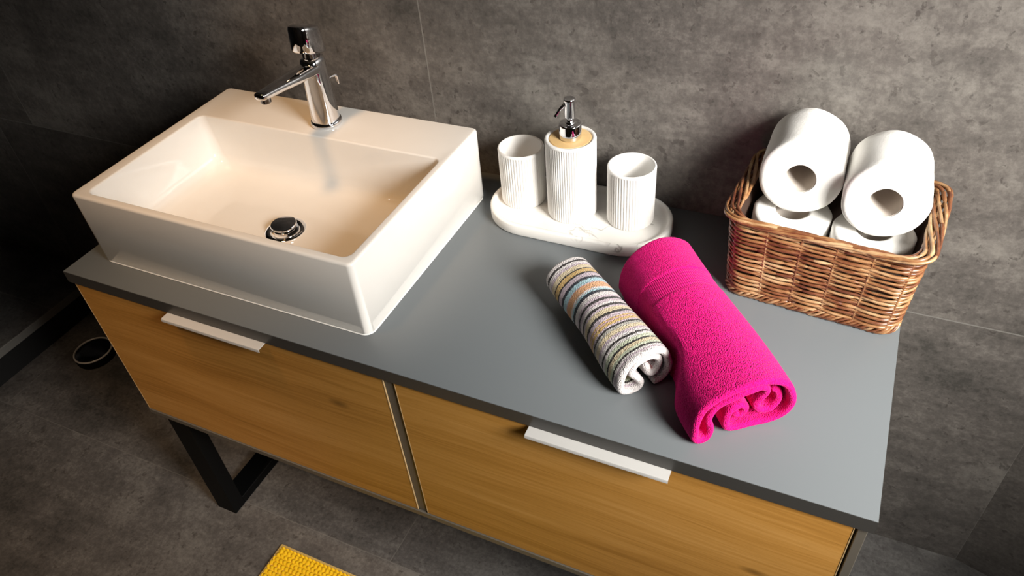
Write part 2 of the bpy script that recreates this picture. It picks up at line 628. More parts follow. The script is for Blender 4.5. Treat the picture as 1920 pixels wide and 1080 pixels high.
c = mixc(nt, mathn(nt, 'MULTIPLY', pep, 0.40), c, (0.16, 0.12, 0.11))
# the rolled-in inner layers show the reverse of other stripes at the open end
pn = noise(nt, mapping(nt, co, (1, 0.4, 1)), 75, 2)
inner = mathn(nt, 'MULTIPLY', mathn(nt, 'GREATER_THAN', U, 0.235), mathn(nt, 'LESS_THAN', V, 0.022))
inner = mathn(nt, 'MULTIPLY', inner, mathn(nt, 'GREATER_THAN', V, 0.005))
pc = ramp(nt, pn, [(0.0, (0.55, 0.50, 0.50)), (0.46, (0.55, 0.26, 0.26)), (0.53, (0.03, 0.02, 0.03)), (0.60, (0.50, 0.44, 0.46))], 'CONSTANT')
c = mixc(nt, inner, c, pc)
lk(nt, c, b.inputs['Base Color'])
b.inputs['Roughness'].default_value = 0.95
b.inputs['Specular IOR Level'].default_value = 0.1
b.inputs['Sheen Weight'].default_value = 0.15
hh = terry_bump(nt, b, co, 600, 1, 1)
bump(nt, b, hh, 1.0, 0.0012)
M['striped'] = mt

# yellow mat
mt, nt, b = new_mat('yellow_chenille')
co = coords(nt)
nz = noise(nt, co, 300, 3)
lk(nt, mixc(nt, nz, (0.80, 0.46, 0.006), (0.95, 0.64, 0.03)), b.inputs['Base Color'])
b.inputs['Roughness'].default_value = 0.95
b.inputs['Specular IOR Level'].default_value = 0.1
bump(nt, b, nz, 0.6, 0.001)
M['yellow'] = mt
M['yellow_edge'] = plain('pale_yellow_binding', (0.70, 0.50, 0.16), 0.9, var=0.05, vscale=200)

# ------------------------------------------------------------------ the room
XL, XR, YF, CH = -1.75, 2.12, -1.9, 2.42
structure(MB().box(XL - 0.1, XR + 0.1, YF - 0.1, WY + 0.1, -0.1, 0.0).build('floor', M['floor'], smooth=False, auto=None))
structure(MB().box(XL - 0.1, XR + 0.1, YF - 0.1, WY + 0.1, CH, CH + 0.1).build('ceiling', M['plaster'], smooth=False, auto=None))
structure(MB().box(XL - 0.1, 1.4493, WY, WY + 0.12, 0.0, CH).build('wall_back', M['wall'], smooth=False, auto=None))
structure(MB().box(XL - 0.1, XL, YF, WY, 0.0, CH).build('wall_left', M['wall_side'], smooth=False, auto=None))
structure(MB().box(XL, XR, YF - 0.1, YF, 0.0, CH).build('wall_front', M['wall'], smooth=False, auto=None))
# the angled stretch of wall to the right of the vanity
ang = math.radians(-15.5)
ca, sa = math.cos(ang), math.sin(ang)
x0, y0 = 1.4493, WY
x1, y1 = 1.4493 + 0.70 * ca, WY + 0.70 * sa
nx, ny = -sa, ca
MBw = MB()
MBw.add([(0, 0, 0), (0.70, 0, 0), (0.70, 0.12, 0), (0, 0.12, 0), (0, 0, CH), (0.70, 0, CH), (0.70, 0.12, CH), (0, 0.12, CH)],
        [(0, 1, 5, 4), (1, 2, 6, 5), (2, 3, 7, 6), (3, 0, 4, 7), (4, 5, 6, 7), (3, 2, 1, 0)])
wa = structure(MBw.build('wall_right_angled', M['wall'], smooth=False, auto=None))
wa.location = (x0, y0, 0)
wa.rotation_euler = (0, 0, ang)
# right wall with the window opening
wr = MB()
wr.box(WIN_X, WIN_X + 0.15, YF, WIN_Y0, 0, CH)
wr.box(WIN_X, WIN_X + 0.15, WIN_Y1, 0.28, 0, CH)
wr.box(WIN_X, WIN_X + 0.15, WIN_Y0, WIN_Y1, 0, WIN_Z0)
wr.box(WIN_X, WIN_X + 0.15, WIN_Y0, WIN_Y1, WIN_Z1, CH)
structure(wr.build('wall_right', M['wall_side'], smooth=False, auto=None))
wf = MB()
t_ = 0.045
wf.box(WIN_X + 0.06, WIN_X + 0.11, WIN_Y0, WIN_Y0 + t_, WIN_Z0, WIN_Z1)
wf.box(WIN_X + 0.06, WIN_X + 0.11, WIN_Y1 - t_, WIN_Y1, WIN_Z0, WIN_Z1)
wf.box(WIN_X + 0.06, WIN_X + 0.11, WIN_Y0 + t_, WIN_Y1 - t_, WIN_Z0, WIN_Z0 + t_)
wf.box(WIN_X + 0.06, WIN_X + 0.11, WIN_Y0 + t_, WIN_Y1 - t_, WIN_Z1 - t_, WIN_Z1)
structure(wf.build('window_1', M['frame_white'], smooth=False, auto=None))
# raised tiled shower step on the left
stp = MB()
stp.box(XL, -0.79, YF, WY, 0.068, 0.093, 0.002, 1)
structure(stp.build('trim_1', M['step'], smooth=False, auto=None))

structure(MB().box(XL, -0.7925, YF, WY, 0.0, 0.068).build('trim_2', M['gap'], smooth=False, auto=None))

# ------------------------------------------------------------------ vanity unit
van = thing('vanity_unit', 'long bathroom vanity with grey top, two oak drawers and black sled legs against the wall', 'vanity')
MB().box(0.0004, 1.1996, 0.0004, 0.4703, ZT - 0.022, ZT, 0.0006, 2).build('top_panel', M['melamine'], van)
eb = MB()
eb.box(0.0, 1.2, 0.0, 0.0006, ZT - 0.0218, ZT - 0.0008)
eb.box(0.0, 0.0006, 0.0006, 0.468, ZT - 0.0218, ZT - 0.0008)
eb.box(1.1994, 1.2, 0.0006, 0.468, ZT - 0.0218, ZT - 0.0008)
eb.build('front_edge', M['edge_dark'], van)
zb, zt = ZT - 0.333, ZT - 0.022
cc = MB()
cc.box(0.0075, 0.0095, 0.006, 0.46, zb - 0.012, zt - 0.0005)
cc.box(0.0095, 1.195, 0.0005, 0.46, zb - 0.012, zb - 0.0008, 0.0005, 1)
cc.box(0.0095, 1.195, 0.45, 0.46, zb - 0.0008, zt - 0.0005)
cc.box(1.1855, 1.195, 0.004, 0.45, zb - 0.0008, zt - 0.0005, 0.0005, 1)
cc.build('carcass', M['carcass'], van)
MB().box(0.5945, 0.6105, 0.004, 0.44, zb, zt - 0.0005, 0.0004, 1).build('divider', M['carcass'], van)
for (a, b_, ha, hb) in ((0.0105, 0.5931, 0.2125, 0.3975), (0.6116, 1.1815, 0.8080, 0.9855)):
    fr = MB().box(a, b_, 0.0025, 0.0205, zb, zt - 0.0012, 0.0006, 1).build('drawer', M['oak'], van)
    eg = MB()
    eg.box(a - 0.0006, a + 0.0004, 0.0021, 0.0203, zb, zt - 0.0012)
    eg.box(b_ - 0.0004, b_ + 0.0006, 0.0021, 0.0203, zb, zt - 0.0012)
    eg.box(a, b_, 0.0021, 0.0203, zt - 0.0016, zt - 0.0006)
    eg.build('edge_banding', M['oak_edge'], fr)
    box_ = MB()
    box_.box(a + 0.02, b_ - 0.02, 0.021, 0.40, zb + 0.02, zt - 0.05)
    box_.build('drawer_box', M['carcass'], fr)
    hd = MB()
    # folded aluminium edge pull
    prof = [(0.0030, -0.0004), (-0.0120, -0.0004), (-0.0138, -0.0012), (-0.0146, -0.0028), (-0.0146, -0.0060), (-0.0134, -0.0060), (-0.0134, -0.0030), (-0.0124, -0.0020), (0.0030, -0.0020)]
    r1 = [(ha, p[0], zt + p[1]) for p in prof]
    r2 = [(hb, p[0], zt + p[1]) for p in prof]
    hd.rings([r1, r2])
    hd.build('handle', M['aluminium'], fr, auto=30)


def sled(x0_, x1_, label=None):
    g = MB()
    zt_ = zb - 0.012
    g.box(x0_, x1_, 0.020, 0.050, 0.0, zt_, 0.001, 1)
    g.box(x0_, x1_, 0.405, 0.435, 0.0, zt_, 0.001, 1)
    g.box(x0_, x1_, 0.050, 0.405, 0.0, 0.022, 0.001, 1)
    g.box(x0_, x1_, 0.050, 0.405, zt_ - 0.015, zt_, 0.001, 1)
    return g.build('leg_frame', M['legmetal'], van)


sled(0.012, 0.062)
sled(1.138, 1.188)

# ------------------------------------------------------------------ wash basin
sink = thing('washbasin', 'white rectangular countertop washbasin on the left of the grey vanity top', 'sink', (0.0455, 0.0449, ZT))
SW, SD, SH = 0.508, 0.361, 0.1276
rings = []
N_ = 8
rings.append(rrect(0.004, SW - 0.004, 0.004, SD - 0.004, 0.012, 0.0, N_))
rings.append(rrect(0.0, SW, 0.0, SD, 0.012, 0.004, N_))
rings.append(rrect(0.0, SW, 0.0, SD, 0.009, SH - 0.0045, N_))
for k in range(1, 7):                        # rolled outer edge
    a = PI / 2 * k / 6
    e = 0.0045 * (1 - math.cos(a))
    rings.append(rrect(e, SW - e, e, SD - e, 0.009 - e * 0.6, SH - 0.0045 + 0.0045 * math.sin(a), N_))
ix0, ix1, iy0, iy1 = 0.0245, 0.4945, 0.0130, 0.2600
for k in range(0, 6):                        # rolled inner edge
    a = PI / 2 * k / 5
    e = -0.003 + 0.003 * math.sin(a)
    rings.append(rrect(ix0 + e, ix1 - e, iy0 + e, iy1 - e, 0.012 - e, SH - 0.003 * (1 - math.cos(a)), N_))
zf = 0.036
rings.append(rrect(ix0 + 0.005, ix1 - 0.005, iy0 + 0.004, iy1 - 0.001, 0.014, 0.085, N_))
bot = [(0.008, 0.006, 0.002, 0.058, 0.016), (0.012, 0.009, 0.004, 0.048, 0.020), (0.020, 0.015, 0.010, 0.041, 0.024), (0.034, 0.028, 0.024, 0.0375, 0.03),
       (0.07, 0.055, 0.05, zf, 0.03)]
for dx, d0, d1_, z_, r_ in bot:
    rings.append(rrect(ix0 + dx, ix1 - dx, iy0 + d0, iy1 - d1_, r_, z_, N_))
# to a round ring at the drain
DX, DY = 0.3225 - 0.0455 - 0.003, 0.1755 - 0.0449
base = rings[-1]
npts = len(base)
for f_, z_ in ((0.5, zf - 0.0012), (1.0, zf - 0.0022)):
    rg = []
    for p in base:
        an = math.atan2(p[1] - DY, p[0] - DX)
        q = (DX + 0.0310 * math.cos(an), DY + 0.0310 * math.sin(an))
        rg.append((p[0] * (1 - f_) + q[0] * f_, p[1] * (1 - f_) + q[1] * f_, z_))
    rings.append(rg)
rings.append([(DX + (p[0] - DX) * 0.8, DY + (p[1] - DY) * 0.8, zf - 0.012) for p in rings[-1]])
sb = MB().rings(rings)
sb.build('basin', M['ceramic'], sink, auto=50)
sl = MB()
pth = rrect(0.0015, SW - 0.0015, 0.0015, SD - 0.0015, 0.014, 0.0012, N_)
sl.tube(pth, 0.0018, 6, True)
sl.build('sealant_bead', M['sealant'], sink)
dr = MB().lathe([(0.0205, -0.006), (0.0215, 0.0005), (0.024, 0.0018), (0.030, 0.0016), (0.0320, 0.0002), (0.0320, -0.003)], 56, (DX, DY, zf - 0.0012)).build('drain_flange', M['chrome'], sink)
MB().lathe([(0.0001, 0.0), (0.0180, 0.0), (0.0186, 0.001), (0.0186, 0.0110), (0.0205, 0.0125), (0.0205, 0.0140), (0.0196, 0.0152), (0.0100, 0.0160), (0.0001, 0.0162)], 56, (DX, DY, zf - 0.004)).build('drain_plug', M['chrome'], dr)

# ------------------------------------------------------------------ faucet
fx, fy, fz = 0.3045, 0.3475, ZT + SH
fa = thing('basin_faucet', 'chrome single-lever mixer tap standing on the rear ledge of the white basin', 'faucet', (fx, fy, fz + 0.0002))
MB().lathe([(0.0001, 0), (0.0248, 0), (0.0256, 0.0012), (0.0256, 0.0060), (0.0246, 0.0075), (0.0205, 0.0078), (0.0001, 0.0078)], 56).build('base_ring', M['chrome'], fa)


def sup(cx, cy, z, ax, ay, n=36, p=2.6, tilt=0.0):
    r = []
    for k in range(n):
        a = 2 * PI * k / n
        c_, s_ = math.cos(a), math.sin(a)
        x = cx + ax * abs(c_) ** (2 / p) * (1 if c_ >= 0 else -1)
        yy = ay * abs(s_) ** (2 / p) * (1 if s_ >= 0 else -1)
        r.append((x, cy + yy, z + tilt * yy))
    return r


bd = MB()
bd.rings([sup(0, 0, 0.0078, 0.0212, 0.0215), sup(0, 0.0005, 0.03, 0.0205, 0.0208), sup(0, 0.001, 0.06, 0.0190, 0.0198), sup(0, 0.002, 0.088, 0.0178, 0.0195),
          sup(0, 0.003, 0.104, 0.0172, 0.0195), sup(0, 0.003, 0.111, 0.0160, 0.0180), sup(0, 0.003, 0.1135, 0.0120, 0.0140)])
bd.build('body', M['chrome'], fa, auto=60)
# spout reaching forward over the bowl
sp_ = MB()
rg = []
for t in np.linspace(0, 1, 14):
    y_ = 0.006 - 0.130 * t
    z_ = 0.096 + 0.011 * t - 0.0 * t
    hw = 0.0155 * (1 - t) ** 1.3 + 0.0098
    hh_ = 0.0100 * (1 - t) + 0.0058 * t
    r = []
    for k in range(20):
        a = 2 * PI * k / 20
        c_, s_ = math.cos(a), math.sin(a)
        r.append((min(hw, 0.0172) * abs(c_) ** 0.7 * (1 if c_ >= 0 else -1), y_, z_ + hh_ * abs(s_) ** 0.7 * (1 if s_ >= 0 else -1)))
    rg.append(r)
tip = rg[-1]
for f_, dy_ in ((0.92, -0.0015), (0.7, -0.0028), (0.3, -0.0034)):
    rg.append([(p[0] * f_, p[1] + dy_, 0.107 + (p[2] - 0.107) * f_) for p in tip])
sp_.rings(rg)
spo = sp_.build('spout', M['chrome'], fa, auto=50)
MB().lathe([(0.0001, -0.0105), (0.0066, -0.0105), (0.0078, -0.0092), (0.0080, 0.0)], 28, (0, -0.1150, 0.1040), cap1=True).build('aerator', M['chrome_dark'], spo)
# lever handle: neck + tilted cap
hm = MB()
hm.lathe([(0.0135, 0.110), (0.0135, 0.124)], 36, (0, 0.004, 0), cap0=True, cap1=True)
hn = hm.build('handle_neck', M['chrome_dark'], fa)
hl = MB()
T = 0.30
lev = []
for z_, ax, ay in ((0.117, 0.0165, 0.0220), (0.1185, 0.0190, 0.0250), (0.1215, 0.0200, 0.0262), (0.140, 0.0196, 0.0250), (0.1535, 0.0190, 0.0236), (0.1580, 0.0178, 0.0222), (0.1600, 0.0150, 0.0190), (0.1602, 0.0090, 0.0120)):
    lev.append(sup(0, 0.002, z_ + 0.003, ax, ay, 40, 2.8, -T))
hl.rings(lev)
hl.build('lever_handle', M['chrome'], fa, auto=50)
kn = MB()
kn.tube([(0.004, 0.020, 0.066), (0.006, 0.030, 0.068), (0.0085, 0.0375, 0.068), (0.0095, 0.0395, 0.064), (0.0098, 0.040, 0.052)], [0.0016, 0.0018, 0.0030, 0.0032, 0.0020], 10)
kn.build('drain_knob', M['chrome'], fa)

# ------------------------------------------------------------------ tray and bathroom set
TX0, TX1, TY0, TY1 = 0.5775, 0.8735, 0.3200, 0.4670
tray_r = (TY1 - TY0) / 2


def stadium(e, z, n=26):
    r = tray_r - e
    cy = (TY0 + TY1) / 2
    pts = []
    for cx, a0 in ((TX1 - tray_r, -PI / 2), (TX0 + tray_r, PI / 2)):
        for k in range(n + 1):
            a = a0 + PI * k / n
            pts.append((cx + r * math.cos(a) - 0.7255, cy + r * math.sin(a) - 0.3935, z))
    return pts


tr = MB().rings([stadium(0.004, 0), stadium(0.0012, 0.0010), stadium(0, 0.003), stadium(0, 0.0175), stadium(0.0008, 0.0193), stadium(0.0025, 0.020), stadium(0.0055, 0.020),
                 stadium(0.0070, 0.0192), stadium(0.0085, 0.0150), stadium(0.0110, 0.0122), stadium(0.0150, 0.0115), stadium(0.05, 0.0115)])
tray = tr.build('marble_tray', M['marble'], auto=50)
tray.location = (0.7255, 0.3935, ZT + 0.0001)
tag(tray, 'oval white veined marble tray on the vanity top, holding the tumblers and soap dispenser', 'tray')
ZTR = ZT + 0.0001 + 0.0115


def ribbed(r, h, nr, rim, wall, depth, amp=0.0010, hollow=True):
    n = nr * 8
    prof = [(r - 0.004, 0.0), (r - 0.0015, 0.0006), (r, 0.003)]
    kr = [0, 0, 1]
    zz = list(np.linspace(0.003, h - rim, 8))[1:]
    for z_ in zz:
        prof.append((r, z_))
        kr.append(1)
    prof += [(r, h - rim + 0.0012), (r + 0.0002, h - 0.0028), (r - 0.0004, h - 0.0010), (r - 0.0016, h), (r - wall + 0.0012, h), (r - wall, h - 0.0012), (r - wall, h - depth + 0.004), (r - wall - 0.004, h - depth), (0.0003, h - depth)]
    kr += [0] * 9

    def rib(a, k):
        if not kr[k]:
            return 0.0
        return -amp * (1 - abs(math.cos(nr * a / 2)) ** 0.8) * 1.5
    g = MB()
    g.lathe(prof, n, (0, 0, 0), rib, cap0=True)
    return g


tb = ribbed(0.0362, 0.0965, 52, 0.0055, 0.0038, 0.085).build('tumbler', M['resin'], auto=70)
tb.location = (0.6250, 0.4060, ZTR)
tag(tb, 'white ribbed tumbler at the left end of the marble tray, beside the basin', 'tumbler', 'white ribbed tumblers on the tray')
tb2 = tb.copy()
COL.objects.link(tb2)
tb2.location = (0.8050, 0.4060, ZTR)
tb2.rotation_euler = (0, 0, 0.4)
tag(tb2, 'white ribbed tumbler at the right end of the marble tray, nearer the pink towel', 'tumbler', 'white ribbed tumblers on the tray')

ds = thing('soap_dispenser', 'tall white ribbed soap dispenser with bamboo collar and chrome pump, between the two tumblers', 'soap dispenser', (0.7125, 0.3965, ZTR))
HB = 0.1325
ribbed(0.0385, HB, 66, 0.0050, 0.0058, 0.006, 0.0009).build('bottle', M['resin'], ds, auto=70)
MB().lathe([(0.0001, -0.004), (0.0318, -0.004), (0.0318, -0.0012), (0.0308, 0.0002), (0.0165, 0.0006), (0.0001, 0.0006)], 64, (0, 0, HB - 0.001)).build('bamboo_lid', M['bamboo'], ds)
pm = MB()
pm.lathe([(0.0001, 0.0), (0.0158, 0.0), (0.0166, 0.0008), (0.0166, 0.0215), (0.0160, 0.0228), (0.0148, 0.0234), (0.0075, 0.0242), (0.0070, 0.0250), (0.0066, 0.0262), (0.0001, 0.0262)], 48, (0, 0, HB))
pump = pm.build('pump_collar', M['chrome'], ds, auto=40)
MB().lathe([(0.0045, 0.024), (0.0045, 0.032), (0.0078, 0.0325), (0.0082, 0.0335), (0.0078, 0.056), (0.0086, 0.0585), (0.0088, 0.0605), (0.0078, 0.0620), (0.0001, 0.0622)], 40, (0, 0, HB)).build('pump_head', M['chrome'], pump, auto=40)
nz_ = MB()
d_ = Vector((-0.80, -0.60, 0)).normalized()
P = [d_ * a__ + Vector((0, 0, HB + b__)) for a__, b__ in ((0.004, 0.0540), (0.008, 0.0530), (0.014, 0.0475), (0.0200, 0.0395), (0.0215, 0.0370))]
nz_.tube(P, [0.0034, 0.0030, 0.0024, 0.0022, 0.0030], 12)
nz_.build('nozzle', M['chrome'], pump)

# ------------------------------------------------------------------ wicker basket
BX, BY, BR = 1.0905, 0.3690, math.radians(-5.0)
bk = thing('wicker_basket', 'brown varnished wicker basket at the right end of the vanity, filled with toilet rolls', 'basket', (BX, BY, ZT + 0.0004), BR)
BH = 0.128


def bext(z):
    f = z / BH
    return 0.1085 + 0.0065 * f, 0.0790 + 0.0060 * f


def bpath(z, e=0.0, n=None, r=0.022):
    hx, hy = bext(z)
    hx += e
    hy += e
    P = np.array(rrect(-hx, hx, -hy, hy, r + e * 0.5, z, 10))
    if n is None:
        return P
    Q, Lh = resample(P, n, True)
    return Q


NST = 18                                       # stakes round the basket
row_h = 0.0034
rows = int((BH - 0.018) / row_h)
NP = NST * 16
wv = MB()
for k in range(rows):
    z_ = 0.012 + k * row_h
    P = bpath(z_, 0.0, NP)
    Q = np.roll(P, -1, axis=0) - np.roll(P, 1, axis=0)
    Tn = Q / np.linalg.norm(Q, axis=1, keepdims=True)
    Nn = np.stack([Tn[:, 1], -Tn[:, 0], 0 * Tn[:, 0]], 1)
    i = np.arange(NP)
    ph = 2 * PI * i / 32 + (k % 2) * PI       # one full wave spans two stakes
    off = 0.0021 * np.cos(ph)
    jit = np.interp(i, np.linspace(0, NP, 40), np.random.randn(40) * 0.0005)
    rad = 0.00190 + 0.00020 * np.random.randn() + np.interp(i, np.linspace(0, NP, 60), np.random.randn(60) * 0.0002)
    rad = np.clip(rad + 0.0003 * np.cos(ph), 0.0014, 0.0030)
    C_ = P + Nn * off[:, None]
    C_[:, 2] += jit + 0.0007 * np.sin(ph * 0.5 + k)
    # split into lengths of willow so neighbouring pieces differ in tone
    cut = 0
    start = random.randint(0, NP)
    while cut < NP:
        ln = random.randint(28, 70)
        ln = min(ln, NP - cut)
        idx = [(start + cut + j) % NP for j in range(ln + 3)]
        rr = [rad[q] * (0.55 + 0.45 * min(1, j / 3, (ln + 2 - j) / 3)) for j, q in enumerate(idx)]
        wv.tube([C_[q] for q in idx], rr, 6)
        cut += ln
wv.build('woven_wall', M['wicker'], bk, auto=None)
stk = MB()
for k in range(NST):
    a_ = [bpath(z_, 0.0, NP)[(k * 16 + 8) % NP] for z_ in np.linspace(0.004, BH - 0.004, 8)]
    stk.tube(a_, 0.0019, 6, upv=(1, 0.3, 0))
stk.build('stakes', M['wicker'], bk, auto=None)
# added dark shell that keeps light from passing through the weave
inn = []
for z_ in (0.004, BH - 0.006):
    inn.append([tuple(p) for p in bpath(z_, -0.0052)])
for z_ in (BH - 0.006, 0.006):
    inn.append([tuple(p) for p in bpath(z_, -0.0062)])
MB().rings(inn, cap0=True, cap1=True).build('inner_light_block', M['light_block'], bk, auto=None)


def rope(z, e, amp_n, amp_z, strands, waves, rad, n=520, jitz=0.0006, zfun=None):
    g = MB()
    for s_ in range(strands):
        P = bpath(z, e, n)
        Q = np.roll(P, -1, axis=0) - np.roll(P, 1, axis=0)
        Tn = Q / np.linalg.norm(Q, axis=1, keepdims=True)
        Nn = np.stack([Tn[:, 1], -Tn[:, 0], 0 * Tn[:, 0]], 1)
        i = np.arange(n)
        ph = 2 * PI * waves * i / n + 2 * PI * s_ / strands
        an = amp_n(P) if callable(amp_n) else amp_n
        C_ = P + Nn * (an * np.cos(ph))[:, None]
        C_[:, 2] += amp_z * np.sin(ph) + np.interp(i, np.linspace(0, n, 50), np.random.randn(50) * jitz)
        if zfun is not None:
            C_[:, 2] += zfun(P)
        rr = rad * (1 + np.interp(i, np.linspace(0, n, 60), np.random.randn(60) * 0.12))
        # break every strand into overlapping lengths
        st = 0
        while st < n:
            ln = random.randint(40, 85)
            ln = min(ln, n - st)
            idx = [(st + j) % n for j in range(ln + 5)]
            g.tube([C_[q] for q in idx], [rr[q] * (0.5 + 0.5 * min(1, j / 5, (ln + 4 - j) / 5)) for j, q in enumerate(idx)], 7)
            st += ln
    return g


def side_w(P):
    # the plaited border is wide and flat along the two short sides
    f = np.clip((np.abs(P[:, 0]) - 0.090) / 0.022, 0, 1)
    return 0.0030 + 0.0056 * f


def side_z(P):
    f = np.clip((np.abs(P[:, 0]) - 0.085) / 0.03, 0, 1)
    return 0.004 * f


rope(0.0070, 0.0006, 0.0024, 0.0046, 5, 20, 0.0019).build('bottom_border', M['wicker'], bk, auto=None)
rope(BH - 0.001, 0.0012, side_w, 0.0034, 7, 3, 0.0023, zfun=side_z).build('rim_border', M['wicker'], bk, auto=None)


# ------------------------------------------------------------------ toilet rolls
def roll_mesh(R_, L_, rc, squash=(1, 1)):
    """axis along local +Z, base at z=0"""
    n = 72
    prof = [(rc, 0.0), (rc + 0.003, -0.0004), (R_ - 0.006, 0.0), (R_ - 0.002, 0.0012), (R_, 0.0045)]
    for z_ in np.linspace(0.0045, L_ - 0.0045, 8)[1:]:
        prof.append((R_ + 0.0002 * math.sin(z_ * 300), z_))
    prof += [(R_ - 0.002, L_ - 0.0012), (R_ - 0.006, L_), (rc + 0.003, L_ + 0.0004), (rc, L_), (rc, L_ - 0.001), (rc, 0.001), (rc, 0)]
    g = MB()

    def rib(a, k):
        r0 = prof[k][0]
        return 0.0005 * math.sin(3 * a + 1) * (r0 / R_) + 0.0004 * math.sin(7 * a + 0.6 * k) * (r0 / R_)
    g.lathe(prof, n, (0, 0, 0), rib)
    g.v = [(p[0] * squash[0], p[1] * squash[1], p[2]) for p in g.v]
    return g


def toilet_roll(label, R_, L_, rc, squash, group, loc, mat):
    t = thing('toilet_roll', label, 'toilet roll', group=group)
    roll_mesh(R_, L_, rc, squash).build('paper', M['paper'], t, auto=None)
    c_ = MB()
    c_.lathe([(rc - 0.0009, 0.0012), (rc + 0.0001, 0.0010), (rc + 0.0001, L_ - 0.001), (rc - 0.0009, L_ - 0.0012), (rc - 0.0009, 0.0012)], 48)
    c_.v = [(p[0] * squash[0], p[1] * squash[1], p[2]) for p in c_.v]
    c_.build('core', M['core'], t)
    t.matrix_world = mat
    return t


def bworld(u, v, z):
    c_, s_ = math.cos(BR), math.sin(BR)
    return Vector((BX + u * c_ - v * s_, BY + u * s_ + v * c_, ZT + z))


ZL = 0.0072
for u_, v_, lab in ((-0.0515, -0.008, 'upright toilet roll standing in the left half of the basket, beneath the left-hand upper roll'),
                (0.0510, -0.0125, 'upright toilet roll standing in the right half of the basket, beneath the right-hand upper roll')):
    toilet_roll(lab, 0.0500, 0.100, 0.0215, (1, 1), 'toilet rolls in the wicker basket', None, Matrix.Translation(bworld(u_, v_, ZL)))
for (fxx, fyy, rz, dz, R2, L2, lab) in ((1.0405, 0.3560, 1.0, 0.0, 0.0535, 0.092, 'toilet roll lying on its side on top in the basket, the left of the two'),
                                (1.1425, 0.3355, 1.0, -0.001, 0.0522, 0.089, 'toilet roll lying on its side on top in the basket, the right of the two')):
    a = math.radians(rz)
    ax = Vector((-math.sin(a), math.cos(a), 0))
    X_ = Vector((math.cos(a), math.sin(a), 0))
    Z_ = ax
    Y_ = Z_.cross(X_)
    mt_ = Matrix.Identity(4)
    for i in range(3):
        mt_[i][0], mt_[i][1], mt_[i][2] = X_[i], Y_[i], Z_[i]
    mt_.translation = Vector((fxx, fyy, ZT + ZL + 0.1006 + R2 + 0.0002 + dz * 0))
    toilet_roll(lab, R2, L2, 0.0205, (0.955, 1.0), 'toilet rolls in the wicker basket', None, mt_)


